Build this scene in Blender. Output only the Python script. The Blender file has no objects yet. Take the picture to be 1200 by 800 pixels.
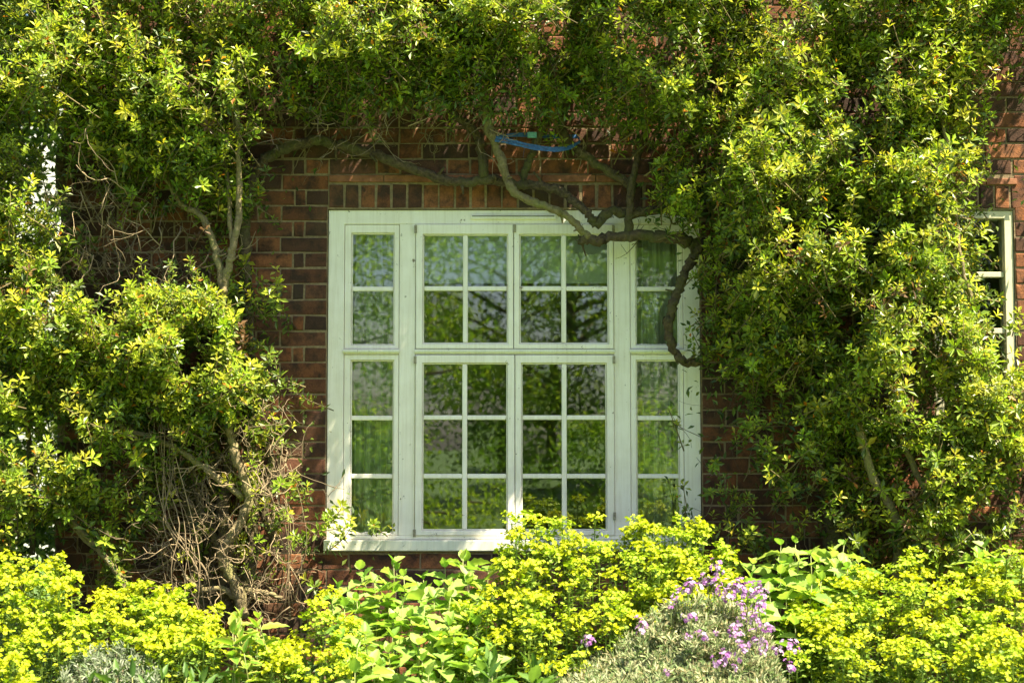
import bpy, bmesh, math, random
import numpy as np
from mathutils import Vector, Matrix

rng = np.random.default_rng(7)
random.seed(7)
R = math.radians
sc = bpy.context.scene
C = sc.collection

# ------------------------------------------------------------------ camera, sky, sun, exposure
CAM = np.array([0.0, -7.0, 1.6]); PITCH = R(3.5); FPX = 1729.0
cam_d = bpy.data.cameras.new('camera'); cam = bpy.data.objects.new('camera', cam_d); C.objects.link(cam)
cam.location = CAM; cam.rotation_euler = (R(90) + PITCH, 0, 0)
cam_d.sensor_width = 36; cam_d.lens = FPX / 1200 * 36; cam_d.clip_end = 2000
cam_d.dof.use_dof = True; cam_d.dof.focus_distance = 6.85; cam_d.dof.aperture_fstop = 3.2
sc.camera = cam

SUN_EL, SUN_AZ = R(60), R(124)          # azimuth measured from +Y (into the wall) towards +X
sun_dir = Vector((math.cos(SUN_EL) * math.sin(SUN_AZ), math.cos(SUN_EL) * math.cos(SUN_AZ), math.sin(SUN_EL)))
w = bpy.data.worlds.new('World'); sc.world = w; w.use_nodes = True
nt = w.node_tree; nt.nodes.clear()
sky = nt.nodes.new('ShaderNodeTexSky'); sky.sky_type = 'NISHITA'; sky.sun_disc = False
sky.sun_elevation = SUN_EL; sky.sun_rotation = SUN_AZ; sky.air_density = 1.0; sky.dust_density = 1.5; sky.ozone_density = 0.6
bg = nt.nodes.new('ShaderNodeBackground'); bg.inputs['Strength'].default_value = 0.06
wo = nt.nodes.new('ShaderNodeOutputWorld')
nt.links.new(sky.outputs[0], bg.inputs[0]); nt.links.new(bg.outputs[0], wo.inputs[0])
sl = bpy.data.lights.new('sun', 'SUN'); sl.energy = 5.0; sl.angle = R(0.53); sl.color = (1.0, 0.905, 0.655)
so = bpy.data.objects.new('sun', sl); C.objects.link(so)
so.rotation_euler = sun_dir.to_track_quat('Z', 'Y').to_euler(); so.location = sun_dir * 30
vs = sc.view_settings; vs.view_transform = 'Standard'; vs.look = 'None'; vs.gamma = 1.0; vs.exposure = 2.05
sc.cycles.use_denoising = True
sc.cycles.max_bounces = 8; sc.cycles.transparent_max_bounces = 12
sc.cycles.diffuse_bounces = 4; sc.cycles.glossy_bounces = 3; sc.cycles.transmission_bounces = 6
sc.cycles.sample_clamp_indirect = 6

# ------------------------------------------------------------------ helpers
def at(px, py, Y):
    """point on the plane y=Y seen at photograph pixel (px, py)"""
    u = (np.asarray(px, float) - 600) / FPX; v = -(np.asarray(py, float) - 400) / FPX
    dx, dy, dz = u, math.cos(PITCH) - v * math.sin(PITCH), math.sin(PITCH) + v * math.cos(PITCH)
    t = (np.asarray(Y, float) - CAM[1]) / dy
    return np.stack([CAM[0] + t * dx, CAM[1] + t * dy, CAM[2] + t * dz], -1)
def WX(px): return float(at(px, 445, 0)[0])
def WZ(py): return float(at(600, py, 0)[2])
PX = 1 / 247.0                           # metres per pixel on the wall

def obj(name, me, mat=None, parent=None, loc=None):
    o = bpy.data.objects.new(name, me); C.objects.link(o)
    if mat is not None and me is not None and len(me.materials) == 0: me.materials.append(mat)
    if parent is not None: o.parent = parent
    if loc is not None: o.location = loc
    return o
def empty(name, loc=(0, 0, 0)):
    o = bpy.data.objects.new(name, None); C.objects.link(o); o.location = loc; o.empty_display_size = .1
    return o
def tag(o, label=None, cat=None, group=None, kind=None):
    if label: o['label'] = label
    if cat: o['category'] = cat
    if group: o['group'] = group
    if kind: o['kind'] = kind
    return o
def mesh(name, verts, faces, cols=None, smooth=False):
    me = bpy.data.meshes.new(name)
    me.from_pydata([tuple(map(float, v)) for v in verts], [], [tuple(f) for f in faces])
    if cols is not None: setcol(me, np.asarray(cols, float))
    if smooth: me.polygons.foreach_set('use_smooth', np.ones(len(me.polygons), bool))
    return me
def setcol(me, cols):
    a = me.color_attributes.new('col', 'FLOAT_COLOR', 'POINT')
    c = np.ones((len(me.vertices), 4), np.float32); c[:, :3] = cols[:, :3]
    a.data.foreach_set('color', c.ravel())
def npmesh(name, V, F, cols=None, smooth=False):
    """V (n,3), F (m,k) arrays, k = 3 or 4"""
    me = bpy.data.meshes.new(name); n, (m, k) = len(V), F.shape
    me.vertices.add(n); me.vertices.foreach_set('co', np.ascontiguousarray(V, np.float32).ravel())
    me.loops.add(m * k); me.loops.foreach_set('vertex_index', np.ascontiguousarray(F, np.int32).ravel())
    me.polygons.add(m)
    me.polygons.foreach_set('loop_start', np.arange(0, m * k, k, dtype=np.int32))
    me.polygons.foreach_set('use_smooth', np.full(m, smooth, bool))
    me.update(calc_edges=True)
    if cols is not None: setcol(me, cols)
    return me
def nrm(a):
    return a / np.maximum(np.linalg.norm(a, axis=-1, keepdims=True), 1e-9)
def smooth_path(P, n=6):
    P = np.asarray(P, float); out = []
    Q = np.vstack([2 * P[0] - P[1], P, 2 * P[-1] - P[-2]])
    for i in range(1, len(Q) - 2):
        a, b, c, d = Q[i - 1], Q[i], Q[i + 1], Q[i + 2]
        for t in np.linspace(0, 1, n, endpoint=False):
            out.append(.5 * ((2 * b) + (c - a) * t + (2 * a - 5 * b + 4 * c - d) * t * t + (3 * b - a - 3 * c + d) * t ** 3))
    out.append(P[-1]); return np.array(out)
class Tubes:
    """collects tapered tubes into one mesh"""
    def __init__(s): s.V, s.F, s.Cc, s.n = [], [], [], 0
    def add(s, P, rad, sides=6, col=(.1, .1, .1), rough=0.0):
        P = np.asarray(P, float); m = len(P); rad = np.broadcast_to(np.asarray(rad, float), (m,))
        T = nrm(np.gradient(P, axis=0)); up = np.array([0.31, 0.55, 0.77])
        A = nrm(np.cross(T, up)); B = np.cross(T, A)
        th = np.arange(sides) / sides * 2 * np.pi
        rr = rad[:, None] * (1 + rough * rng.normal(size=(m, sides)))
        ring = P[:, None] + rr[..., None] * (np.cos(th)[None, :, None] * A[:, None] + np.sin(th)[None, :, None] * B[:, None])
        s.V.append(ring.reshape(-1, 3))
        i, j = np.meshgrid(np.arange(m - 1), np.arange(sides), indexing='ij'); j2 = (j + 1) % sides
        f = np.stack([i * sides + j, i * sides + j2, (i + 1) * sides + j2, (i + 1) * sides + j], -1).reshape(-1, 4) + s.n
        s.F.append(f); s.n += m * sides
        s.V.append(np.array([P[0], P[-1]])); b = s.n
        k = np.arange(sides); k2 = (k + 1) % sides
        s.F.append(np.stack([np.full(sides, b), k2 + b - m * sides, k + b - m * sides, np.full(sides, b)], -1)[:, [0, 1, 2, 2]] if False else
                   np.stack([k2 + b - m * sides, k + b - m * sides, np.full(sides, b), np.full(sides, b)], -1))
        s.F.append(np.stack([k + b - sides, k2 + b - sides, np.full(sides, b + 1), np.full(sides, b + 1)], -1))
        s.n += 2
        s.Cc.append(np.tile(np.asarray(col, float), (m * sides + 2, 1)))
    def build(s, name, smooth=True):
        V, F, cc = np.vstack(s.V), np.vstack(s.F), np.vstack(s.Cc)
        me = bpy.data.meshes.new(name)
        faces = [tuple(f) if f[2] != f[3] else tuple(f[:3]) for f in F.tolist()]
        me.from_pydata(V.tolist(), [], faces); setcol(me, cc)
        me.polygons.foreach_set('use_smooth', np.full(len(faces), smooth, bool))
        return me
def leaf_arrays(base, d, n, L, W, col, fold=.18, bend=.12, pos=.5):
    """five-point folded leaves; all arguments per leaf"""
    d = nrm(d); s = nrm(np.cross(d, n)); n = np.cross(s, d)
    L = L[:, None]; W = W[:, None]
    mid = base + d * L * pos - n * W * fold
    v = np.stack([base, mid + s * W * .5 + n * W * fold * 1.6, mid, mid - s * W * .5 + n * W * fold * 1.6, base + d * L - n * L * bend], 1)
    m = len(base); o = (np.arange(m) * 5)[:, None]
    F = np.concatenate([o + np.array([[0, 2, 1]]), o + np.array([[0, 3, 2]]), o + np.array([[1, 2, 4]]), o + np.array([[2, 3, 4]])], 0)
    return v.reshape(-1, 3), F, np.repeat(col, 5, 0)

# ------------------------------------------------------------------ materials
def new_mat(name):
    m = bpy.data.materials.new(name); m.use_nodes = True; t = m.node_tree; t.nodes.clear()
    out = t.nodes.new('ShaderNodeOutputMaterial'); p = t.nodes.new('ShaderNodeBsdfPrincipled')
    t.links.new(p.outputs[0], out.inputs[0]); return m, t, p, out
def N(t, kind, **kw):
    n = t.nodes.new(kind)
    for k, v in kw.items():
        if k in n.inputs: n.inputs[k].default_value = v
        else: setattr(n, k, v)
    return n
def noise(t, scale, detail=4, rough=.55, coord='Object'):
    tc = N(t, 'ShaderNodeTexCoord'); n = N(t, 'ShaderNodeTexNoise'); n.inputs['Scale'].default_value = scale
    n.inputs['Detail'].default_value = detail; n.inputs['Roughness'].default_value = rough
    t.links.new(tc.outputs[coord], n.inputs['Vector']); return n
def wnoise(t, scale, detail=4, rough=.55):
    g = N(t, 'ShaderNodeNewGeometry'); n = N(t, 'ShaderNodeTexNoise'); n.inputs['Scale'].default_value = scale
    n.inputs['Detail'].default_value = detail; n.inputs['Roughness'].default_value = rough
    t.links.new(g.outputs['Position'], n.inputs['Vector']); return n
def ramp(t, src, stops):
    r = N(t, 'ShaderNodeValToRGB'); e = r.color_ramp.elements
    while len(e) < len(stops): e.new(.5)
    for el, (p, c) in zip(e, stops): el.position = p; el.color = (*c, 1) if len(c) == 3 else c
    t.links.new(src, r.inputs[0]); return r.outputs[0]
def mixc(t, fac, a, b, mode='MIX'):
    m = N(t, 'ShaderNodeMix'); m.data_type = 'RGBA'; m.blend_type = mode
    for s, v in ((0, fac), (6, a), (7, b)):
        if hasattr(v, 'is_linked') or hasattr(v, 'links'): t.links.new(v, m.inputs[s])
        else: m.inputs[s].default_value = v if not isinstance(v, tuple) else (*v, 1) if len(v) == 3 else v
    return m.outputs[2]
def bump(t, p, h, strength, dist=.01):
    b = N(t, 'ShaderNodeBump'); b.inputs['Strength'].default_value = strength; b.inputs['Distance'].default_value = dist
    t.links.new(h, b.inputs['Height']); t.links.new(b.outputs[0], p.inputs['Normal'])

def leaf_mat(name, rough=.4, trans=.35, spec=.5, tint=(1.25, 1.25, .6)):
    m, t, p, out = new_mat(name)
    a = N(t, 'ShaderNodeAttribute'); a.attribute_name = 'col'
    t.links.new(a.outputs['Color'], p.inputs['Base Color'])
    p.inputs['Roughness'].default_value = rough; p.inputs['Specular IOR Level'].default_value = spec
    tr = N(t, 'ShaderNodeBsdfTranslucent')
    c = mixc(t, 1.0, a.outputs['Color'], tint, 'MULTIPLY')
    t.links.new(c, tr.inputs['Color'])
    mx = N(t, 'ShaderNodeMixShader'); mx.inputs[0].default_value = trans
    t.links.new(p.outputs[0], mx.inputs[1]); t.links.new(tr.outputs[0], mx.inputs[2]); t.links.new(mx.outputs[0], out.inputs[0])
    return m
M = {}
M['leaf'] = leaf_mat('evergreen leaf', .38, .40, .5)
M['bract'] = leaf_mat('euphorbia bract', .55, .35, .3, (1.1, 1.1, .5))
M['soft_leaf'] = leaf_mat('soft leaf', .5, .42, .4)
M['grey_leaf'] = leaf_mat('grey leaf', .6, .2, .3, (1.1, 1.1, .8))
M['petal'] = leaf_mat('petal', .6, .3, .3, (1.1, 1.0, 1.1))
M['tree_leaf'] = leaf_mat('tree leaf', .5, .45, .4)

def bark(name, dark, light, moss):
    m, t, p, out = new_mat(name)
    n1 = wnoise(t, 55, 6, .65); n2 = wnoise(t, 9, 4, .6)
    c = ramp(t, n1.outputs[0], [(.3, dark), (.7, light)])
    f = ramp(t, n2.outputs[0], [(.45, (0, 0, 0)), (.65, (1, 1, 1))])
    c = mixc(t, f, c, moss)
    t.links.new(c, p.inputs['Base Color']); p.inputs['Roughness'].default_value = .9
    bump(t, p, n1.outputs[0], 1.0, .02); return m
M['bark'] = bark('mossy bark', (.035, .022, .012), (.17, .12, .065), (.10, .095, .03))
M['pale_bark'] = bark('smooth pale bark', (.14, .105, .05), (.33, .26, .14), (.24, .22, .08))
m, t, p, out = new_mat('twig'); a = N(t, 'ShaderNodeAttribute'); a.attribute_name = 'col'
t.links.new(a.outputs['Color'], p.inputs['Base Color']); p.inputs['Roughness'].default_value = .85; M['twig'] = m
m, t, p, out = new_mat('green stem'); a = N(t, 'ShaderNodeAttribute'); a.attribute_name = 'col'
t.links.new(a.outputs['Color'], p.inputs['Base Color']); p.inputs['Roughness'].default_value = .6; M['stem'] = m

def brick_mat(name, from_attr):
    m, t, p, out = new_mat(name)
    if from_attr:
        a = N(t, 'ShaderNodeAttribute'); a.attribute_name = 'col'; sep = N(t, 'ShaderNodeSeparateColor')
        t.links.new(a.outputs['Color'], sep.inputs[0]); rnd = sep.outputs[0]
    else:
        rnd = N(t, 'ShaderNodeObjectInfo').outputs['Random']
    base = ramp(t, rnd, [(0, (.055, .032, .025)), (.2, (.10, .048, .032)), (.42, (.15, .062, .034)), (.62, (.26, .095, .042)), (.82, (.34, .135, .06)), (1, (.12, .055, .04))])
    n1 = wnoise(t, 14, 5, .6); n2 = wnoise(t, 130, 4, .7); n3 = wnoise(t, 3.2, 3, .5)
    soot = ramp(t, n1.outputs[0], [(.42, (0, 0, 0)), (.62, (.9, .9, .9))])
    c = mixc(t, soot, base, (.045, .028, .022))
    c = mixc(t, .55, c, ramp(t, n2.outputs[0], [(.3, (.35, .33, .32)), (.72, (1.25, 1.2, 1.15))]), 'MULTIPLY')
    g = ramp(t, n3.outputs[0], [(.5, (0, 0, 0)), (.75, (.35, .35, .35))])
    c = mixc(t, g, c, (.10, .085, .05))
    t.links.new(c, p.inputs['Base Color']); p.inputs['Roughness'].default_value = .92
    p.inputs['Specular IOR Level'].default_value = .25
    bump(t, p, n2.outputs[0], .7, .004); return m
M['brick'] = brick_mat('old red brick', False); M['brick_far'] = brick_mat('old red brick joined', True)
m, t, p, out = new_mat('lime mortar'); n1 = wnoise(t, 60, 5, .7); n2 = wnoise(t, 5, 4, .6)
c = ramp(t, n1.outputs[0], [(.3, (.15, .105, .06)), (.75, (.36, .26, .15))])
c = mixc(t, ramp(t, n2.outputs[0], [(.45, (0, 0, 0)), (.7, (.6, .6, .6))]), c, (.15, .12, .07))
t.links.new(c, p.inputs['Base Color']); p.inputs['Roughness'].default_value = .95; bump(t, p, n1.outputs[0], .8, .006); M['mortar'] = m
m, t, p, out = new_mat('clay tile'); n1 = wnoise(t, 25, 5, .65)
t.links.new(ramp(t, n1.outputs[0], [(.3, (.13, .045, .025)), (.75, (.36, .15, .075))]), p.inputs['Base Color']); p.inputs['Roughness'].default_value = .9
bump(t, p, n1.outputs[0], .5, .005); M['tile'] = m

def paint(name, colour, dirt, chips=.0):
    m, t, p, out = new_mat(name)
    n1 = wnoise(t, 6, 5, .6); n2 = wnoise(t, 70, 5, .7); n3 = wnoise(t, 22, 6, .75)
    c = mixc(t, ramp(t, n1.outputs[0], [(.42, (0, 0, 0)), (.75, (.5, .5, .5))]), colour, dirt)
    c = mixc(t, ramp(t, n3.outputs[0], [(.665 - chips, (0, 0, 0)), (.70 - chips, (1, 1, 1))]), c, (.22, .17, .11))
    g = N(t, 'ShaderNodeNewGeometry'); mp = N(t, 'ShaderNodeMapping'); mp.inputs['Scale'].default_value = (90, 30, 5)
    n4 = N(t, 'ShaderNodeTexNoise'); n4.inputs['Scale'].default_value = 1.0; n4.inputs['Detail'].default_value = 4
    t.links.new(g.outputs['Position'], mp.inputs[0]); t.links.new(mp.outputs[0], n4.inputs['Vector'])
    c = mixc(t, .4, c, ramp(t, n4.outputs[0], [(.32, (.80, .77, .70)), (.55, (1, 1, 1))]), 'MULTIPLY')
    t.links.new(c, p.inputs['Base Color']); p.inputs['Roughness'].default_value = .5
    bump(t, p, n2.outputs[0], .15, .003); return m
M['paint'] = paint('white gloss paint', (.93, .87, .79), (.70, .63, .52), .022)
M['sill_paint'] = paint('weathered white paint', (.84, .83, .72), (.58, .56, .44), .045)
M['side_paint'] = paint('weathered cream paint', (.62, .58, .42), (.5, .46, .3), .02)
m, t, p, out = new_mat('dark slot strip'); p.inputs['Base Color'].default_value = (.05, .045, .03, 1); p.inputs['Roughness'].default_value = .9; M['gap'] = m  # plain dark colour of the strip that stands for the vent slot

m, t, p, out = new_mat('window glass'); t.nodes.remove(p)
tr = N(t, 'ShaderNodeBsdfTransparent'); tr.inputs[0].default_value = (.93, .96, .92, 1)
gl = N(t, 'ShaderNodeBsdfGlossy'); gl.inputs['Roughness'].default_value = .004; gl.inputs[0].default_value = (1, 1, 1, 1)
fr = N(t, 'ShaderNodeFresnel'); fr.inputs[0].default_value = 1.95
nz = wnoise(t, 4.0, 2, .5); b = N(t, 'ShaderNodeBump'); b.inputs['Strength'].default_value = .022; b.inputs['Distance'].default_value = .012
t.links.new(nz.outputs[0], b.inputs['Height']); t.links.new(b.outputs[0], gl.inputs['Normal'])
mx = N(t, 'ShaderNodeMixShader'); t.links.new(fr.outputs[0], mx.inputs[0]); t.links.new(tr.outputs[0], mx.inputs[1])
t.links.new(gl.outputs[0], mx.inputs[2]); t.links.new(mx.outputs[0], out.inputs[0]); M['glass'] = m

def plain(name, col, rough=.8, sc_=20, var=.25, bs=.2):
    m, t, p, out = new_mat(name); n1 = wnoise(t, sc_, 5, .6)
    lo = tuple(x * (1 - var) for x in col); hi = tuple(min(1, x * (1 + var)) for x in col)
    t.links.new(ramp(t, n1.outputs[0], [(.3, lo), (.7, hi)]), p.inputs['Base Color']); p.inputs['Roughness'].default_value = rough
    bump(t, p, n1.outputs[0], bs, .01); return m
M['soil'] = plain('soil', (.055, .038, .022), .95, 18, .5, .8)
M['lawn'] = plain('lawn', (.07, .13, .025), .9, 6, .4, .5)
M['render'] = plain('white render', (.82, .81, .76), .9, 2, .06)
M['roof'] = plain('roof felt', (.10, .09, .08), .9, 8, .3)
M['plaster'] = plain('room plaster', (.30, .28, .23), .9, 3, .1)
M['floorboards'] = plain('room floor', (.10, .06, .035), .6, 4, .3)
M['blind'] = plain('blind fabric', (.66, .68, .62), .9, 30, .05)
m, t, p, out = new_mat('curtain fabric'); p.inputs['Base Color'].default_value = (.62, .66, .5, 1); p.inputs['Roughness'].default_value = .9
n1 = wnoise(t, 9, 3, .5); t.links.new(ramp(t, n1.outputs[0], [(.3, (.80, .82, .68)), (.7, (.90, .91, .78))]), p.inputs['Base Color'])
trl = N(t, 'ShaderNodeBsdfTranslucent'); trl.inputs[0].default_value = (.5, .5, .4, 1); mx = N(t, 'ShaderNodeMixShader'); mx.inputs[0].default_value = .25
t.links.new(p.outputs[0], mx.inputs[1]); t.links.new(trl.outputs[0], mx.inputs[2]); t.links.new(mx.outputs[0], out.inputs[0]); M['curtain'] = m
m, t, p, out = new_mat('blue webbing'); n1 = wnoise(t, 90, 4, .6)
t.links.new(ramp(t, n1.outputs[0], [(.35, (.012, .06, .22)), (.7, (.05, .16, .42))]), p.inputs['Base Color']); p.inputs['Roughness'].default_value = .55; M['blue'] = m
m, t, p, out = new_mat('teal plastic'); n1 = wnoise(t, 60, 4, .6)
t.links.new(ramp(t, n1.outputs[0], [(.3, (.10, .28, .30)), (.7, (.18, .42, .42))]), p.inputs['Base Color']); M['teal'] = m
m, t, p, out = new_mat('brass'); n1 = wnoise(t, 60, 4, .6)
t.links.new(ramp(t, n1.outputs[0], [(.3, (.16, .13, .08)), (.7, (.42, .38, .28))]), p.inputs['Base Color']); p.inputs['Roughness'].default_value = .6; M['hinge'] = m

# ------------------------------------------------------------------ ground
def box_bm(bm, x0, x1, y0, y1, z0, z1):
    vs_ = [bm.verts.new(v) for v in ((x0, y0, z0), (x1, y0, z0), (x1, y1, z0), (x0, y1, z0), (x0, y0, z1), (x1, y0, z1), (x1, y1, z1), (x0, y1, z1))]
    for f in ((0, 1, 2, 3)[::-1], (4, 5, 6, 7), (0, 1, 5, 4), (1, 2, 6, 5), (2, 3, 7, 6), (3, 0, 4, 7)):
        bm.faces.new([vs_[i] for i in f])
def box(name, x0, x1, y0, y1, z0, z1, mat, parent=None, bev=0):
    bm = bmesh.new(); box_bm(bm, x0, x1, y0, y1, z0, z1)
    if bev: bmesh.ops.bevel(bm, geom=bm.edges[:], offset=bev, segments=2, affect='EDGES', profile=.5)
    me = bpy.data.meshes.new(name); bm.to_mesh(me); bm.free(); return obj(name, me, mat, parent)
g = obj('ground', mesh('ground', [(-400, -400, 0), (400, -400, 0), (400, 400, 0), (-400, 400, 0)], [(0, 1, 2, 3)]), M['lawn']); tag(g, kind='structure')
nx, ny = 60, 20
xs, ys = np.linspace(-3.4, 5.5, nx), np.linspace(-2.3, -.004, ny)
gx, gy = np.meshgrid(xs, ys); gz = .03 + .02 * np.sin(gx * 9 + gy * 3) * np.cos(gy * 11) + rng.normal(0, .006, gx.shape)
idx = np.arange(nx * ny).reshape(ny, nx)
g = obj('flower_bed', npmesh('flower_bed', np.stack([gx, gy, gz], -1).reshape(-1, 3), np.stack([idx[:-1, :-1], idx[:-1, 1:], idx[1:, 1:], idx[1:, :-1]], -1).reshape(-1, 4)), M['soil'])
tag(g, kind='structure')

# ------------------------------------------------------------------ house
XL, XR, ZT, YB = WX(68), 5.2, 4.35, 6.0
house = empty('brick_house', (0, 0, 0))
tag(house, 'old red brick house with a white many-paned window in its wall', 'house')
W1 = (WX(382.5), WX(822), WZ(645), WZ(245))       # main window opening x0 x1 z0 z1
W2 = (WX(1096), WX(1192.5), WZ(520), WZ(246))     # side window opening
LIN1 = (WX(384), WX(822) + .06, WZ(244.6), WZ(204))   # lintel zone over the main window
# backing wall (mortar) in butted blocks round the two openings
yb0, yb1 = .0045, .22
cells = []
xs_ = [XL, W1[0], W1[1], W2[0], W2[1], XR]
bm = bmesh.new()
def wall_piece(x0, x1, z0, z1): box_bm(bm, x0, x1, yb0, yb1, z0, z1)
wall_piece(XL, W1[0], 0, ZT); wall_piece(W1[0], W1[1], 0, W1[2]); wall_piece(W1[0], W1[1], W1[3], ZT)
wall_piece(W1[1], W2[0], 0, ZT); wall_piece(W2[0], W2[1], 0, W2[2]); wall_piece(W2[0], W2[1], W2[3], ZT); wall_piece(W2[1], XR, 0, ZT)
bmesh.ops.remove_doubles(bm, verts=bm.verts[:], dist=1e-5)
bmesh.ops.delete(bm, geom=[f for f in bm.faces if all(len(e.link_faces) > 2 for e in f.edges) and abs(f.normal.y) < .1 and abs(f.normal.z) < .1], context='FACES_ONLY')
me = bpy.data.meshes.new('wall'); bm.to_mesh(me); bm.free(); obj('wall', me, M['mortar'], house)
m, t, p, out = new_mat('brickwork of the side wall'); br = N(t, 'ShaderNodeTexBrick'); br.inputs['Scale'].default_value = 1
br.inputs['Color1'].default_value = (.22, .06, .035, 1); br.inputs['Color2'].default_value = (.12, .04, .028, 1); br.inputs['Mortar'].default_value = (.3, .23, .14, 1)
br.inputs['Brick Width'].default_value = .225; br.inputs['Row Height'].default_value = .075; br.inputs['Mortar Size'].default_value = .008
gp = N(t, 'ShaderNodeNewGeometry'); sx = N(t, 'ShaderNodeSeparateXYZ'); cx = N(t, 'ShaderNodeCombineXYZ')
t.links.new(gp.outputs['Position'], sx.inputs[0]); t.links.new(sx.outputs['Y'], cx.inputs['X']); t.links.new(sx.outputs['Z'], cx.inputs['Y'])
t.links.new(cx.outputs[0], br.inputs['Vector']); t.links.new(br.outputs[0], p.inputs['Base Color']); p.inputs['Roughness'].default_value = .9; M['sidewall'] = m
box('side_wall', XL, XL + .2, yb1 + .001, YB, 0, ZT, M['sidewall'], house)
box('side_wall', XR - .2, XR, yb1 + .001, YB, 0, ZT, M['sidewall'], house)
box('rear_wall', XL, XR, YB + .001, YB + .2, 0, ZT, M['sidewall'], house)
box('roof', XL - .05, XR + .05, -.04, YB + .3, ZT + .001, ZT + .18, M['roof'], house)
box('room_floor', XL + .201, XR - .201, yb1 + .001, YB - .001, .2, .3, M['floorboards'], house)
box('room_ceiling', XL + .201, XR - .201, yb1 + .001, YB - .001, 2.85, 2.95, M['plaster'], house)
box('room_wall', XL + .201, XR - .201, 3.6, 3.7, .301, 2.849, M['plaster'], house)
box('room_wall', 1.25, 1.35, yb1 + .002, 3.599, .301, 2.849, M['plaster'], house)

# bricks: Flemish bond, run anchored on the window edge
BH, CP = .065, .075
def brick_mesh(name, wd, ht, seed):
    r = np.random.default_rng(seed); y = 0.0; c = .0035
    def j(s): return r.normal(0, s)
    hw, hh = wd / 2, ht / 2
    rect = lambda a, yy, s: [(-hw + a + j(s), yy, -hh + a + j(s)), (hw - a + j(s), yy, -hh + a + j(s)), (hw - a + j(s), yy, hh - a + j(s)), (-hw + a + j(s), yy, hh - a + j(s))]
    V = rect(-.001, .05, 0) + rect(-.001, c, .0013) + rect(c * .9, 0 + j(.0008), .0022)
    F = []
    for b in (0, 4):
        for i in range(4): F.append((b + i, b + (i + 1) % 4, b + 4 + (i + 1) % 4, b + 4 + i))
    F.append((8, 9, 10, 11))
    return mesh(name, V, F)
lib = {}
def get_brick(wd, ht):
    key = (round(wd * 250), round(ht * 250)); v = random.randrange(3)
    if (key, v) not in lib:
        lib[(key, v)] = brick_mesh('brick', key[0] / 250, key[1] / 250, len(lib) + 1)
        lib[(key, v)].materials.append(M['brick'])
    return lib[(key, v)]
placed = []                                       # (x, z, w, h) centres
def run(xa, xb, z, anchor, phase):
    """fill [xa, xb] with bricks from the anchored end; phase 0: header, closer, stretcher...; 1: stretcher, header..."""
    seq = [.102, .046] if phase == 0 else []
    seq += [.215, .102] * 40
    x = 0; tot = xb - xa
    for wd in seq:
        ww = min(wd + random.uniform(-.003, .003), tot - x)
        if ww < .03: break
        xc = (xb - x - ww / 2) if anchor == 'R' else (xa + x + ww / 2)
        placed.append((xc, z, ww, BH + random.uniform(-.002, .002)))
        x += ww + .010
zj = WZ(241.0)
k0 = int(-(zj) / CP) - 1
for k in range(k0, 40):
    z0 = zj + k * CP + .005; z1 = z0 + BH
    if z0 < 0.0 or z1 > ZT - .01: continue
    zc = (z0 + z1) / 2; ph = k % 2
    segs = [(XL, XR)]
    def cut(segs, a, b):
        o = []
        for s in segs:
            if b <= s[0] or a >= s[1]: o.append(s); continue
            if a > s[0]: o.append((s[0], a))
            if b < s[1]: o.append((b, s[1]))
        return o
    if z1 > W1[2] - .004 and z0 < W1[3] + .002: segs = cut(segs, W1[0] - .004, W1[1] + .004)
    if z1 > LIN1[2] - .002 and z0 < LIN1[3] - .004: segs = cut(segs, LIN1[0] - .006, LIN1[1] + .006)
    if z1 > W2[2] - .004 and z0 < W2[3] + .125: segs = cut(segs, W2[0] - .004, W2[1] + .004)
    for s in segs:
        if s[1] < WX(840): run(s[0], s[1], zc, 'R', ph)
        elif s[0] > WX(500): run(s[0], s[1], zc, 'L', ph)
        else:
            a = WX(382.5) + (.1075 if ph else 0.0)
            run(s[0], a, zc, 'R', ph); run(a + .010, s[1], zc, 'L', 1)
n_row = int((LIN1[1] - LIN1[0]) / .0755)
for i in range(n_row):
    placed.append((LIN1[0] + .034 + i * .0755, (WZ(244.2) + WZ(215.5)) / 2, .062 + random.uniform(-.004, .003), .108))
for i in range(int((W2[1] - W2[0]) / .0755) + 1):
    placed.append((W2[0] + .034 + i * .0755, W2[3] + .062, .063, .108))
def to_px(x, z, y=0):
    d = np.array([x, y - CAM[1], z - CAM[2]]); f = d[1] * math.cos(PITCH) + d[2] * math.sin(PITCH); u = -d[1] * math.sin(PITCH) + d[2] * math.cos(PITCH)
    return 600 + FPX * d[0] / f, 400 - FPX * u / f
zones = [(288, 384, 140, 670), (384, 790, 100, 246), (822, 890, 300, 640), (1110, 1215, 70, 250), (90, 250, 215, 335), (80, 200, 560, 690), (384, 560, 645, 690)]
far = []
for (x, z, wd, ht) in placed:
    px, py = to_px(x, z)
    near = any(a - 6 <= px <= b + 6 and c <= py <= d for a, b, c, d in zones)
    yj = max(-.003, min(.002, random.gauss(0, .0015)))
    if near:
        o = obj('brick', get_brick(wd, ht), None, house, (x, yj, z))
        o.rotation_euler = (random.gauss(0, .006), random.gauss(0, .006), random.gauss(0, .006))
    else: far.append((x, yj, z, wd, ht))
V, F, cc = [], [], []
for (x, y, z, wd, ht) in far:
    me = get_brick(wd, ht); b = len(V)
    V += [(v.co.x + x, v.co.y + y, v.co.z + z) for v in me.vertices]; F += [tuple(b + i for i in f.vertices) for f in me.polygons]
    cc += [(random.random(),) * 3] * len(me.vertices)
tag(obj('brickwork', mesh('brickwork', V, F, cc), M['brick_far'], house), kind='stuff')
x = LIN1[0]
while x < LIN1[1] - .05:                          # creasing tiles over the rowlock bricks
    L_ = min(random.uniform(.24, .27), LIN1[1] - x)
    box('tile', x, x + L_ - .004, -.010 + random.uniform(-.003, .003), .04, WZ(213.5), WZ(205.5), M['tile'], house, .003); x += L_
x = W2[0]
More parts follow.
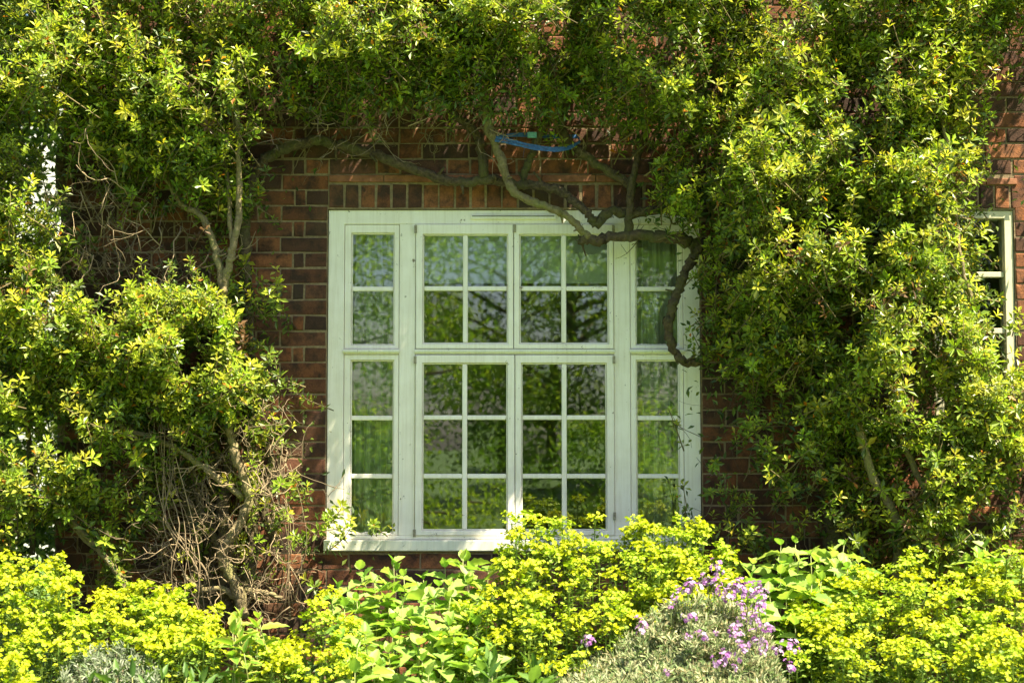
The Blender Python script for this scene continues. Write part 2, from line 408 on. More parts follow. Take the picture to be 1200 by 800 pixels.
while x < W2[1] - .02:
    L_ = min(.26, W2[1] + .02 - x); box('tile', x, x + L_ - .004, -.008, .04, W2[3] + .121, W2[3] + .151, M['tile'], house, .003); x += L_

# ------------------------------------------------------------------ main window (part of the house; its pieces are sub-parts)
win = empty('window'); win.parent = house
win['label'] = 'white painted wooden window with thirty panes and two centre casements'
def ring(name, o4, i4, y0, y1, mat, parent, bev=.0025):
    """frame ring: outer px rect, inner px rect (x0,x1,y0,y1 in photo pixels on the wall plane)"""
    ox0, ox1, oz1, oz0 = WX(o4[0]), WX(o4[1]), WZ(o4[2]), WZ(o4[3]); ix0, ix1, iz1, iz0 = WX(i4[0]), WX(i4[1]), WZ(i4[2]), WZ(i4[3])
    V = []
    for y in (y0, y1):
        V += [(ox0, y, oz0), (ox1, y, oz0), (ox1, y, oz1), (ox0, y, oz1), (ix0, y, iz0), (ix1, y, iz0), (ix1, y, iz1), (ix0, y, iz1)]
    F = []
    for i in range(4):
        k = (i + 1) % 4
        F += [(i, k, 4 + k, 4 + i), (8 + i, 12 + i, 12 + k, 8 + k), (i, 8 + i, 8 + k, k), (4 + i, 4 + k, 12 + k, 12 + i)]
    bm = bmesh.new(); vv = [bm.verts.new(v) for v in V]
    for f in F: bm.faces.new([vv[i] for i in f])
    bmesh.ops.recalc_face_normals(bm, faces=bm.faces[:])
    ed = [e for e in bm.edges if abs(e.verts[0].co.y - y0) < 1e-6 and abs(e.verts[1].co.y - y0) < 1e-6 and
          (e.is_boundary or any(abs(f.normal.y) < .5 for f in e.link_faces))]
    if bev: bmesh.ops.bevel(bm, geom=ed, offset=bev, segments=2, affect='EDGES', profile=.5)
    me = bpy.data.meshes.new(name); bm.to_mesh(me); bm.free(); return obj(name, me, mat, parent)
def pbox(name, x0, x1, y0px, y1px, ya, yb, mat, parent, bev=.002):
    return box(name, WX(x0), WX(x1), ya, yb, WZ(y1px), WZ(y0px), mat, parent, bev)
ring('outer_frame', (383.2, 821.2, 245.6, 632), (402, 802, 262, 627.5), .018, .12, M['paint'], win)
pbox('mullion', 467.2, 486, 262.1, 627.4, .020, .115, M['paint'], win)
pbox('mullion', 720.2, 739, 262.1, 627.4, .020, .115, M['paint'], win)
for a, b in ((402.1, 467.1), (486.1, 720.1), (739.1, 801.9)):
    pbox('transom', a, b, 408.5, 414.5, .016, .10, M['paint'], win)
    pbox('drip_bead', a - 1, b + 1, 409.5, 412.5, .002, .0155, M['sill_paint'], win)
pbox('sill', 381, 823.5, 632.4, 645, -.022, .12, M['sill_paint'], win, .004)
# casements: outer rect, glass opening, vertical bars, horizontal bars, front y
CS = [((402.4, 466.8, 262.4, 408.2), (410, 461, 272, 404), [], [337.5], .024),
      ((486.6, 601.6, 262.4, 408.2), (494.7, 595.3, 274, 402.5), [545], [337.5], .008),
      ((602.4, 719.6, 262.4, 408.2), (608.8, 714.2, 274, 402.5), [661], [337.5], .009),
      ((739.4, 801.6, 262.4, 408.2), (746, 797, 272, 404), [], [337.5], .024),
      ((402.4, 466.8, 415.0, 627.2), (410, 461, 421.5, 625), [], [489.5, 558], .024),
      ((486.6, 603.0, 415.6, 627.2), (494.7, 594.8, 425, 621.5), [544.5], [489, 557.8], .007),
      ((603.8, 719.8, 415.6, 627.2), (610.8, 711.2, 425, 621.5), [661.2], [489, 557.8], .008),
      ((739.4, 801.6, 415.0, 627.2), (746, 797, 421.5, 625), [], [489.5, 558], .024)]
for o4, i4, vb, hb, yf in CS:
    ring('casement', o4, i4, yf, yf + .05, M['paint'], win, .004)
    ring('glazing_rebate', (i4[0] + .05, i4[1] - .05, i4[2] + .05, i4[3] - .05), (i4[0] + 1.5, i4[1] - 1.5, i4[2] + 1.5, i4[3] - 1.5), yf + .012, yf + .035, M['paint'], win, .004)
    a0, a1, b0, b1 = i4[0] + 1.55, i4[1] - 1.55, i4[2] + 1.55, i4[3] - 1.55
    for v in vb: pbox('glazing_bar', v - 2.9, v + 2.9, b0, b1, yf + .008, yf + .040, M['paint'], win, .0045)
    ve = [a0] + [v for v in vb] + [a1]; he = [b0] + list(hb) + [b1]
    for i in range(len(ve) - 1):
        xa = ve[i] + (2.95 if i else 0); xb = ve[i + 1] - (2.95 if i < len(ve) - 2 else 0)
        for h in hb: pbox('glazing_bar', xa, xb, h - 2.7, h + 2.7, yf + .0095, yf + .038, M['paint'], win, .0045)
        for k in range(len(he) - 1):
            ya = he[k] + (2.75 if k else 0); yb_ = he[k + 1] - (2.75 if k < len(he) - 2 else 0)
            pw, ph_ = WX(xb) - WX(xa), WZ(ya) - WZ(yb_)
            bm = bmesh.new(); box_bm(bm, -pw / 2 - .001, pw / 2 + .001, -.002, .002, -ph_ / 2 - .001, ph_ / 2 + .001)
            me = bpy.data.meshes.new('pane'); bm.to_mesh(me); bm.free()
            po = obj('pane', me, M['glass'], win, ((WX(xa) + WX(xb)) / 2, yf + .024, (WZ(ya) + WZ(yb_)) / 2))
            po.rotation_euler = (random.gauss(0, .009), 0, random.gauss(0, .010))
pbox('trickle_vent', 551, 652, 251.3, 256.5, .006, .0175, M['paint'], win, .002)
pbox('vent_slot', 553, 650, 252.6, 253.6, .0045, .0058, M['gap'], win, 0)
for hx, hy in ((486.2, 264), (486.2, 417), (486.2, 620), (719.6, 264), (719.6, 417), (719.6, 600), (603, 263.2)):
    pbox('hinge', hx - 1.6, hx + 1.6, hy, hy + 9, .0008, .0065, M['hinge'], win, .001)

# side window
win2 = empty('window'); win2.parent = house; win2['label'] = 'narrow cream framed window with dark panes at the shrub edge'
ring('outer_frame', (1097, 1191.8, 246.6, 519), (1107, 1181.5, 255.5, 510), .012, .10, M['side_paint'], win2)
for h in (321, 387, 453): pbox('glazing_bar', 1106.1, 1181.4, h - 3, h + 3, .024, .07, M['side_paint'], win2)
hs = [254.6, 321, 387, 453, 509.9]
for a, b in zip(hs[:-1], hs[1:]): pbox('pane', 1107.2, 1181.3, a + (2.9 if a != 254.6 else 0), b - (2.9 if b != 509.9 else 0), .052, .056, M['glass'], win2, 0)
pbox('sill', 1092, 1196, 520, 529, -.03, .10, M['side_paint'], win2, .004)

# curtains and blind inside
def curtain(px0, px1, py0, py1, y, label, seed, folds):
    r = np.random.default_rng(seed); n, mz = 90, 14
    u = np.linspace(0, 1, n); ph = np.cumsum(r.uniform(.6, 1.4, n)); ph = ph / ph[-1] * folds * 2 * np.pi
    xs = WX(px0) + u * (WX(px1) - WX(px0)); prof = .034 * np.sin(ph) + .012 * np.sin(ph * 2.3 + 1)
    V = []
    for side in (0, .003):
        for k in range(mz):
            z = WZ(py0) + (WZ(py1) - WZ(py0)) * k / (mz - 1)
            for i in range(n): V.append((xs[i] + .004 * math.sin(k * .7 + i * .1), y + side + prof[i] * (.8 + .3 * k / mz), z))
    F = []
    for s in range(2):
        for k in range(mz - 1):
            for i in range(n - 1):
                a = s * n * mz + k * n + i; f = (a, a + 1, a + n + 1, a + n); F.append(f if s else f[::-1])
    o = obj('curtain', mesh('curtain', V, F, None, True), M['curtain']); tag(o, label, 'curtain'); return o
curtain(404, 478, 266, 640, .112, 'pleated pale sheer curtain drawn behind the narrow window light beside bare brick', 1, 5)
curtain(744, 806, 266, 640, .112, 'pleated pale sheer curtain behind the narrow window light under the looping branch', 2, 4)
bl = empty('roller_blind', (0, .09, WZ(262))); tag(bl, 'grey roller blind pulled partway down behind the upper centre panes', 'blind')
def rel(o, parent): o.parent = parent; o.matrix_parent_inverse = Matrix.Translation(-Vector(parent.location)); return o
rel(pbox('fabric', 482, 724, 268, 327, .085, .088, M['blind'], None, 0), bl); rel(pbox('hem_bar', 481, 725, 327.1, 330, .080, .093, M['blind'], None, .001), bl)
rel(pbox('cassette', 480, 726, 258, 290, .094, .112, M['blind'], None, .002), bl)

# ------------------------------------------------------------------ climbing shrub
DENS = """
565666667888878789998887777666
777676777888888899998888887777
778874765666565567788888888741
777866630000000111367888887740
744586610000000000038888888860
630266631000000000058888888821
630000410000000000014688888830
631111100000000000001688888820
766667630000000000001688888820
888888820000000000002689889931
777777620000000000001578889981
866766651000000000002345777886
777665442000000000001345667776
765532221000000000001335556776
764321121100000000001223435565
763321111220000000001223345655
763211111100000000001122345544
"""
G = np.array([[int(c) for c in r] for r in DENS.split()], float)
def bil(Gd, px, py):
    x = np.clip(np.asarray(px) / 40 - .5, 0, Gd.shape[1] - 1.001); y = np.clip(np.asarray(py) / 40 - .5, 0, Gd.shape[0] - 1.001)
    i, j = y.astype(int), x.astype(int); fy, fx = y - i, x - j
    return Gd[i, j] * (1 - fx) * (1 - fy) + Gd[i, j + 1] * fx * (1 - fy) + Gd[i + 1, j] * (1 - fx) * fy + Gd[i + 1, j + 1] * fx * fy
def blur(A, n=1):
    for _ in range(n):
        P = np.pad(A, 1, mode='edge'); A = (P[:-2, 1:-1] + P[2:, 1:-1] + P[1:-1, :-2] + P[1:-1, 2:] + 2 * A) / 6
    return A
DEPTH = .14 + .40 * (blur(G, 2) / 8) ** 1.3
def vnoise(px, py, s, seed):
    r = np.random.default_rng(seed); A = r.random((60, 60)); x = np.asarray(px) / s % 58; y = np.asarray(py) / s % 58
    i, j = y.astype(int), x.astype(int); fy, fx = y - i, x - j; fy = fy * fy * (3 - 2 * fy); fx = fx * fx * (3 - 2 * fx)
    return A[i, j] * (1 - fx) * (1 - fy) + A[i, j + 1] * fx * (1 - fy) + A[i + 1, j] * (1 - fx) * fy + A[i + 1, j + 1] * fx * fy
def sample(n, pw=1.3, gap=.44, ext=60):
    out = []; got = 0
    while got < n:
        m = n * 4; px = rng.uniform(-ext, 1200 + ext, m); py = rng.uniform(-ext, 690, m)
        d = (bil(G, px, py) / 9) ** pw
        nz_ = .6 * vnoise(px, py, 46, 3) + .4 * vnoise(px, py, 22, 4)
        d = d * np.clip((nz_ - gap + .12) / .24, 0.03, 1)
        k = rng.random(m) < d; out.append(np.stack([px[k], py[k]], 1)); got += k.sum()
    return np.vstack(out)[:n]

shrubL = empty('climbing_shrub', at(285, 905, -.15)); shrubL.location.z = 0
shrubR = empty('climbing_shrub', at(1045, 905, -.15)); shrubR.location.z = 0
tag(shrubL, 'evergreen climbing shrub with bare tangled stems trained over the wall beside the exposed brick', 'climbing shrub')
tag(shrubR, 'dense evergreen climbing shrub whose thick branch loops down over the white window', 'climbing shrub')
def tree_rel(o, parent):
    o.parent = parent; o.matrix_parent_inverse = Matrix.Translation(-Vector(parent.location)); return o

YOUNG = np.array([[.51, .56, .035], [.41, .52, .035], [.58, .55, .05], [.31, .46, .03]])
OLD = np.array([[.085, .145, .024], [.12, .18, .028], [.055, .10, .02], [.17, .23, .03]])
def shoots(n_spray, seed):
    """returns leaf arrays and the sprays' stems"""
    S = sample(n_spray); D = bil(DEPTH, S[:, 0], S[:, 1]); n = len(S)
    q = rng.random(n); Y = -(.05 + D * (0.25 + .75 * np.sqrt(q)))
    Y *= .62 + .76 * vnoise(S[:, 0], S[:, 1], 52, 21)
    P0 = at(S[:, 0], S[:, 1], Y)
    ax = nrm(np.stack([rng.normal(0, .55, n), -rng.uniform(.15, .9, n), rng.uniform(.1, 1.0, n)], -1))
    ax[rng.random(n) < .10, 2] *= -.6
    base, dr, nm, L, Wd, col = [], [], [], [], [], []; stems = []
    for i in range(n):
        nr = rng.integers(3, 7); ln = rng.uniform(.07, .20) if rng.random() < .93 else rng.uniform(.22, .34); nr += int(ln > .21) * 4; outer = q[i]; spz = rng.uniform(.68, 1.22); dead = rng.random() < .012
        side = nrm(np.cross(ax[i], rng.normal(size=3)))
        tip = P0[i] + ax[i] * ln * .6; root = P0[i] - ax[i] * ln * .6
        stems.append((root, tip))
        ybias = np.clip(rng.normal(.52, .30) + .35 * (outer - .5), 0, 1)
        for r_ in range(nr):
            tt = r_ / max(nr - 1, 1); c = root + (tip - root) * tt + side * rng.normal(0, .018) * (1 if r_ < nr - 1 else 0) + rng.normal(0, .008, 3)
            a2 = nrm(ax[i] + np.array([0, -.15, .35]) + rng.normal(0, .45, 3) * (1.0 if r_ < nr - 1 else .3))
            k = rng.integers(6, 10); ph = rng.uniform(0, 6.28) + np.arange(k) * 2.4
            th = np.linspace(R(28), R(88), k) + rng.normal(0, .12, k)
            u_ = nrm(np.cross(a2, [.3, .2, .9])); v_ = np.cross(a2, u_)
            rad = np.cos(ph)[:, None] * u_ + np.sin(ph)[:, None] * v_
            d = np.cos(th)[:, None] * a2 + np.sin(th)[:, None] * rad
            base.append(c + a2 * np.linspace(.012, -.012, k)[:, None] + rad * .002); dr.append(d)
            nm.append(np.sin(th)[:, None] * a2 - np.cos(th)[:, None] * rad)
            sz = rng.uniform(.8, 1.15) * spz; l = np.linspace(.6, 1.0, k) * .045 * sz * rng.uniform(.8, 1.15, k)
            L.append(l); Wd.append(l * rng.uniform(.36, .48, k))
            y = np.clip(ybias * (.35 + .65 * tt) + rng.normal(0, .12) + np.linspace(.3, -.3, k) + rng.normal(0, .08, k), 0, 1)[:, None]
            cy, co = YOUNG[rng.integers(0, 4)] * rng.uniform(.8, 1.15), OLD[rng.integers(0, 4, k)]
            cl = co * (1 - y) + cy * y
            if dead: cl = np.array([[.16, .09, .04]]) * rng.uniform(.6, 1.5, (k, 1))
            od = rng.random(k) < .008; cl[od] = (.55, .20, .02)
            yl = rng.random(k) < .01; cl[yl] = (.5, .40, .03)
            col.append(cl)
    return [np.concatenate(a) for a in (base, dr, nm, L, Wd, col)], stems, P0
A, stems, P0 = shoots(6200, 1)
# inner older leaves close to the wall
S = sample(23000, 1.0, .26); D = bil(DEPTH, S[:, 0], S[:, 1]); n = len(S)
Pb = at(S[:, 0], S[:, 1], -(.03 + D * rng.uniform(.05, .75, n)))
dI = nrm(rng.normal(0, 1, (n, 3)) + np.array([0, -.6, .1])); nI = nrm(rng.normal(0, .7, (n, 3)) + np.array([0, -.5, .9]))
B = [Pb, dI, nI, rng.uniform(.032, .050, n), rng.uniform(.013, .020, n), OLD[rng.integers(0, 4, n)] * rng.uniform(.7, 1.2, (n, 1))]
# fringe hanging under the band over the window
def hang(n, x0, x1, y0, y1, ya, yb):
    px, py = rng.uniform(x0, x1, n), rng.uniform(0, 1, n) ** 1.6 * (y1 - y0) + y0
    return [at(px, py, rng.uniform(ya, yb, n)), nrm(rng.normal(0, .6, (n, 3)) + np.array([0, -.3, -.5])), nrm(rng.normal(0, .6, (n, 3)) + np.array([0, -1, .5])),
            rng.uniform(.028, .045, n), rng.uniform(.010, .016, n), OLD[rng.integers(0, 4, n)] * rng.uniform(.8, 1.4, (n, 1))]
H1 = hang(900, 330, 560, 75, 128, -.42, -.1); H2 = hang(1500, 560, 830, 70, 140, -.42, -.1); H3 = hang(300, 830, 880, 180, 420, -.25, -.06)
A = [np.concatenate(z) for z in zip(A, B, H1, H2, H3)]
pxl = 600 + FPX * A[0][:, 0] / (A[0][:, 1] + 7)
split = pxl < 590 + rng.normal(0, 25, len(pxl))
for mask, sh in ((split, shrubL), (~split, shrubR)):
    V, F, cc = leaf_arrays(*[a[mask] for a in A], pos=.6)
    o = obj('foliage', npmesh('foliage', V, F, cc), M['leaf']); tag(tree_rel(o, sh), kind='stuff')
# sprig stems
tl, tr_ = Tubes(), Tubes()
for a, b in stems:
    T = tl if 600 + FPX * a[0] / (a[1] + 7) < 590 else tr_
    a = a + (a - b) * min(.6, .05 / np.linalg.norm(a - b))
    m_ = (a + b) / 2 + rng.normal(0, .01, 3)
    T.add(np.array([a, m_, b]), [.0035, .0028, .0016], 3, np.array([.13, .10, .04]) * rng.uniform(.6, 1.5))
# bare tangled twigs
TAN = np.array([.23, .17, .10])
def twig(T, px, py, Y, length, direction, wander=.5, r=.0028, col=None, kids=1):
    p = at(px, py, Y); d = nrm(np.asarray(direction, float) + rng.normal(0, .3, 3)); pts = [p]; n = max(4, int(length / .035))
    for i in range(n):
        d = nrm(d + rng.normal(0, wander * .5, 3) * np.array([1, .6, 1])); p = p + d * length / n
        p[1] = min(p[1], -.015); pts.append(p)
    col = TAN * rng.uniform(.45, 1.3) if col is None else col
    pts = np.array(pts); T.add(pts, np.linspace(r, r * .45, len(pts)), 4, col)
    for _ in range(kids):
        if length > .1:
            q = pts[rng.integers(1, len(pts) - 1)]; qp = to_px(q[0], q[2], q[1])
            twig(T, qp[0], qp[1], q[1], length * rng.uniform(.3, .6), d + rng.normal(0, .9, 3) * np.array([1, .5, 1]), wander * 1.2, r * .7, col, kids - 1)
def tangle(T, n, x0, x1, y0, y1, ya, yb, lens, dirs, wander, r=(.0016, .004), kids=2, tone=1.0):
    for _ in range(n):
        twig(T, rng.uniform(x0, x1), rng.uniform(y0, y1), rng.uniform(ya, yb), rng.uniform(*lens), np.array(dirs) * rng.choice([-1, 1], 3) * np.array([1, 1, 1]) + rng.normal(0, .3, 3), wander, rng.uniform(*r), TAN * tone * rng.uniform(.45, 1.3), kids)
tangle(tl, 120, 75, 250, 195, 330, -.34, -.04, (.12, .42), (.4, .1, .8), .7, (.0012, .0040), 2, 1.15)
tangle(tl, 95, 310, 590, 96, 165, -.30, -.04, (.1, .32), (.5, .1, .6), .9, (.0010, .0036), 2, 1.05)
tangle(tr_, 70, 590, 800, 90, 155, -.30, -.04, (.1, .3), (.5, .1, .6), .9, (.0010, .0036), 2, 1.05)
tangle(tl, 250, 180, 340, 500, 715, -.36, -.05, (.10, .36), (.35, .15, .8), .85, (.0012, .0042), 2, 1.15)
tangle(tl, 36, 70, 200, 560, 690, -.3, -.05, (.12, .35), (.6, .1, .5), .6, (.0014, .003), 1)
tangle(tl, 20, 0, 70, 180, 300, -.3, -.05, (.2, .5), (.2, .1, .9), .4, (.0014, .003), 1, .7)
tangle(tr_, 45, 828, 960, 430, 640, -.16, -.03, (.12, .4), (.15, .05, .9), .4, (.0010, .0026), 1, .8)
tangle(tr_, 30, 1000, 1120, 540, 650, -.3, -.06, (.1, .3), (.5, .1, .6), .7, (.0012, .0028), 2, .8)
tangle(tr_, 14, 740, 850, 225, 290, -.16, -.05, (.06, .2), (.4, .1, .7), .7, (.0012, .0026), 1, .8)
tangle(tr_, 20, 1120, 1230, 60, 110, -.2, -.04, (.1, .35), (.7, .1, .4), .6, (.0012, .003), 1, .6)
for i in range(9):                                # hanging bundle of dead stems
    x0 = rng.normal(192, 8); P = [(x0, rng.uniform(440, 520), -.30), (x0 + 4, 550, -.32), (x0 + rng.normal(16, 5), 612, -.34), (x0 + rng.normal(32, 9), 665, -.34), (x0 + rng.normal(36, 14), 725, -.3)]
    P = np.array([at(*q_) for q_ in P]) + rng.normal(0, .022, (5, 3)); tl.add(smooth_path(P, 4), rng.uniform(.0014, .0032), 4, TAN * rng.uniform(.7, 1.5))
for i in range(7):                                # thin stems falling beside the brick
    x0 = rng.uniform(325, 356); P = [(x0 - 12, rng.uniform(500, 560), -.2), (x0 - 4, 590, -.22), (x0 + rng.normal(2, 5), 640, -.22), (x0 + rng.normal(0, 8), 715, -.2)]
    P = np.array([at(*q_) for q_ in P]) + rng.normal(0, .025, (4, 3)); tl.add(smooth_path(P, 4), rng.uniform(.0012, .0024), 4, TAN * rng.uniform(.7, 1.4))
for T, sh in ((tl, shrubL), (tr_, shrubR)):
    o = obj('twigs', T.build('twigs'), M['twig']); tag(tree_rel(o, sh), kind='stuff')
# limbs: (pixel path with depth), radius in pixels start/end, material, shrub, name
LIMBS = [
 ([(285, 720, -.14), (296, 620, -.12), (292, 520, -.10), (297, 470, -.09), (290, 420, -.09), (291, 360, -.08), (287, 300, -.08), (288, 240, -.08), (300, 200, -.08), (330, 176, -.08), (366, 165, -.08), (400, 171, -.08), (452, 185, -.08), (505, 206, -.08), (540, 213, -.08), (575, 210, -.09), (610, 217, -.09), (645, 220, -.10), (666, 231, -.11), (690, 252, -.12), (698, 265, -.12)], 8.5, 5.0, 'bark', 'L', 'main_stem'),
 ([(698, 265, -.12), (714, 248, -.11), (736, 251, -.10), (771, 246, -.10), (830, 250, -.10)], 6, 6, 'bark', 'R', 'limb'),
 ([(554, 90, -.22), (560, 106, -.20), (568, 121, -.19), (572, 147, -.18), (585, 182, -.17), (599, 220, -.16), (617, 234, -.16), (652, 246, -.16), (673, 261, -.15), (690, 279, -.14)], 6.5, 4.2, 'pale_bark', 'R', 'limb'),
 ([(679, 281, -.13), (700, 281, -.13), (740, 275, -.13), (775, 277, -.13), (800, 280, -.13), (822, 290, -.12), (850, 300, -.12), (880, 330, -.12), (920, 420, -.10), (960, 520, -.09), (985, 620, -.09), (1000, 720, -.08)], 5.8, 11, 'bark', 'R', 'main_stem'),
 ([(824, 286, -.12), (806, 312, -.13), (795, 340, -.14), (787, 362, -.15), (783, 385, -.15), (789, 409, -.14), (803, 425, -.13), (826, 419, -.12), (850, 405, -.10)], 6.4, 5.0, 'bark', 'R', 'limb'),
 ([(737, 275, -.12), (738, 235, -.13), (745, 192, -.13), (756, 152, -.13), (768, 110, -.14)], 5.4, 3.8, 'bark', 'R', 'limb'),
 ([(745, 222, -.08), (732, 213, -.08), (697, 190, -.09), (668, 168, -.10), (658, 148, -.11), (662, 119, -.12), (645, 98, -.14)], 6, 4.5, 'bark', 'R', 'limb'),
 ([(568, 208, -.09), (563, 170, -.09), (555, 152, -.10), (533, 134, -.11), (514, 98, -.14)], 6.5, 4.5, 'bark', 'L', 'limb'),
 ([(612, 210, -.09), (619, 190, -.11), (627, 171, -.13), (641, 138, -.15), (650, 105, -.17)], 5, 4, 'bark', 'R', 'limb'),
 ([(262, 345, -.30), (266, 318, -.30), (273, 290, -.31), (279, 258, -.31), (280, 215, -.31), (277, 130, -.33), (262, 60, -.35)], 5.0, 3.0, 'pale_bark', 'L', 'limb'),
 ([(273, 290, -.31), (270, 262, -.29), (268, 225, -.28), (258, 160, -.28)], 3.2, 2.4, 'pale_bark', 'L', 'limb'),
 ([(260, 338, -.30), (257, 310, -.28), (246, 272, -.26), (232, 250, -.25), (212, 238, -.24), (190, 200, -.24)], 4.8, 3.0, 'pale_bark', 'L', 'limb'),
 ([(255, 400, -.32), (258, 465, -.31), (270, 510, -.30), (281, 545, -.29), (292, 580, -.28), (284, 606, -.27), (270, 632, -.26), (260, 652, -.24), (274, 680, -.23), (287, 722, -.2)], 4.5, 7, 'pale_bark', 'L', 'limb'),
 ([(128, 430, -.35), (140, 495, -.33), (180, 512, -.31), (215, 530, -.29), (250, 556, -.28), (284, 582, -.27)], 3, 4.2, 'pale_bark', 'L', 'limb'),
 ([(140, 490, -.33), (150, 472, -.33), (175, 475, -.31)], 2.6, 1.6, 'pale_bark', 'L', 'limb'),
 ([(64, 583, -.25), (85, 612, -.28), (110, 636, -.3), (132, 664, -.32), (152, 690, -.33)], 4, 3.2, 'pale_bark', 'L', 'limb'),
 ([(64, 588, -.26), (95, 628, -.29), (125, 655, -.31), (148, 692, -.34)], 2.2, 2.2, 'pale_bark', 'L', 'limb'),
 ([(205, 380, -.12), (214, 480, -.12), (216, 550, -.12), (226, 600, -.12), (240, 725, -.11)], 6, 11, 'bark', 'L', 'limb'),
 ([(165, 400, -.10), (160, 480, -.10), (167, 520, -.11), (176, 575, -.11)], 5, 5, 'bark', 'L', 'limb'),
 ([(240, 420, -.09), (252, 560, -.09), (246, 640, -.10), (252, 730, -.10)], 8, 11, 'bark', 'L', 'limb'),
 ([(262, 440, -.14), (270, 540, -.14), (262, 600, -.15), (268, 660, -.15), (262, 725, -.14)], 7, 10, 'bark', 'L', 'limb'),
 ([(200, 470, -.20), (222, 540, -.19), (238, 600, -.18), (262, 660, -.17), (270, 725, -.16)], 4, 6, 'bark', 'L', 'limb'),
 ([(325, 640, -.09), (310, 600, -.09), (318, 540, -.09), (300, 500, -.09)], 6, 5, 'bark', 'L', 'limb'),
 ([(286, 708, -.2), (262, 690, -.22), (235, 690, -.24), (214, 672, -.22)], 5, 2.5, 'pale_bark', 'L', 'limb'),
 ([(287, 692, -.2), (308, 694, -.22), (330, 700, -.23)], 4, 2.5, 'pale_bark', 'L', 'limb'),
 ([(150, 690, -.2), (175, 672, -.21), (200, 655, -.22), (215, 640, -.22)], 2, 1.4, 'pale_bark', 'L', 'limb'),
 ([(62, 330, -.1), (78, 260, -.1), (70, 200, -.12), (85, 120, -.15)], 7, 5, 'bark', 'L', 'limb'),
 ([(38, 650, -.2), (36, 560, -.2), (30, 480, -.22), (22, 400, -.25)], 3.5, 3, 'bark', 'L', 'limb'),
 ([(5, 640, -.2), (3, 500, -.2), (10, 330, -.22), (12, 180, -.25)], 4.5, 3, 'bark', 'L', 'limb'),
 ([(986, 425, -.36), (990, 442, -.36), (997, 468, -.36), (1006, 502, -.35), (1025, 560, -.33), (1046, 598, -.31), (1052, 640, -.28), (1046, 700, -.22)], 3.8, 6, 'pale_bark', 'R', 'limb'),
 ([(1046, 480, -.34), (1053, 502, -.34), (1072, 550, -.32), (1090, 586, -.30), (1086, 620, -.28), (1060, 690, -.24)], 3, 4.5, 'pale_bark', 'R', 'limb'),
 ([(975, 400, -.10), (980, 500, -.10), (975, 600, -.10), (985, 720, -.10)], 8, 13, 'bark', 'R', 'limb'),
 ([(960, 540, -.12), (990, 592, -.14), (1010, 640, -.15), (1020, 720, -.15)], 5, 8, 'bark', 'R', 'limb'),
 ([(1094, 60, -.36), (1100, 115, -.36), (1110, 170, -.37), (1119, 240, -.37), (1125, 300, -.37), (1140, 358, -.36)], 2.2, 2.8, 'pale_bark', 'R', 'limb'),
 ([(838, 70, -.35), (852, 105, -.35), (866, 122, -.35), (880, 160, -.35)], 2.5, 2.5, 'pale_bark', 'R', 'limb'),
 ([(850, 225, -.25), (856, 248, -.25), (868, 270, -.24), (878, 290, -.22)], 4, 4, 'pale_bark', 'R', 'limb'),
 ([(948, 215, -.35), (951, 245, -.35), (957, 290, -.34)], 2.5, 3, 'pale_bark', 'R', 'limb'),
 ([(802, 70, -.18), (806, 130, -.18), (815, 180, -.17), (820, 230, -.15)], 3, 4, 'bark', 'R', 'limb'),
 ([(1070, 300, -.30), (1075, 380, -.32), (1085, 470, -.32)], 3, 3.5, 'pale_bark', 'R', 'limb'),
]
for P, r0, r1, mk, sh, nm_ in LIMBS:
    par = shrubL if sh == 'L' else shrubR
    pts = smooth_path(np.array([at(*q_) for q_ in P]), 7); k = len(pts)
    amp = (r0 + r1) / 2 * PX * .16
    pts[1:-1] += rng.normal(0, amp, (k - 2, 3))
    T = Tubes(); rad = np.linspace(r0, r1, k) * PX * .93 * (1 + .08 * np.sin(np.arange(k) * .9 + rng.uniform(0, 6)))
    T.add(pts, rad, 10, (.1, .1, .1), .09)
    for _ in range(int(k / 7)):                   # cut stubs and side shoots
        q_ = pts[rng.integers(1, k - 1)]; e_ = q_ + nrm(rng.normal(0, 1, 3) + np.array([0, -.5, .3])) * (r0 * PX + rng.uniform(.012, .05)); T.add(np.array([q_, (q_ + e_) / 2 + rng.normal(0, .004, 3), e_]), [r0 * PX * .32, r0 * PX * .22, r0 * PX * .14], 5)
    o = obj(nm_, T.build(nm_), M[mk]); tree_rel(o, par)

# blue webbing tied round the branches
bt = empty('blue_tie', at(630, 172, -.12)); tag(bt, 'blue webbing tie strung between branches above the window', 'tie')
def strip(name, P, wd, th, mat):
    pts = smooth_path(np.array([at(*q_) for q_ in P]), 6); V, F = [], []
    for i, p_ in enumerate(pts):
        for dy, dz in ((-th, -wd), (th, -wd), (th, wd), (-th, wd)): V.append(p_ + np.array([0, dy, dz * (1 - .25 * abs(math.sin(i * .5)))]))
    for i in range(len(pts) - 1):
        for k in range(4): a = i * 4; F.append((a + k, a + (k + 1) % 4, a + 4 + (k + 1) % 4, a + 4 + k))
    F += [(0, 1, 2, 3), tuple(len(V) - 4 + k for k in range(4))[::-1]]
    return obj(name, mesh(name, V, F), mat)
tree_rel(strip('strap', [(581, 161, -.19), (600, 165, -.20), (625, 171, -.20), (650, 174, -.19), (668, 172, -.16), (679, 165, -.12), (676, 160, -.08)], .0075, .0015, M['blue']), bt)
tree_rel(strip('strap', [(580, 164.5, -.195), (600, 168.5, -.206), (625, 174.2, -.207), (650, 176.6, -.195), (667, 174, -.165), (680, 166, -.125)], .0065, .0015, M['blue']), bt)
tree_rel(strip('strap', [(582, 160, -.10), (610, 158, -.09), (645, 160, -.08), (676, 160, -.07)], .011, .0015, M['blue']), bt)
tree_rel(strip('strap_end', [(616, 170, -.185), (614, 177, -.18), (613, 185, -.18)], .004, .006, M['blue']), bt)
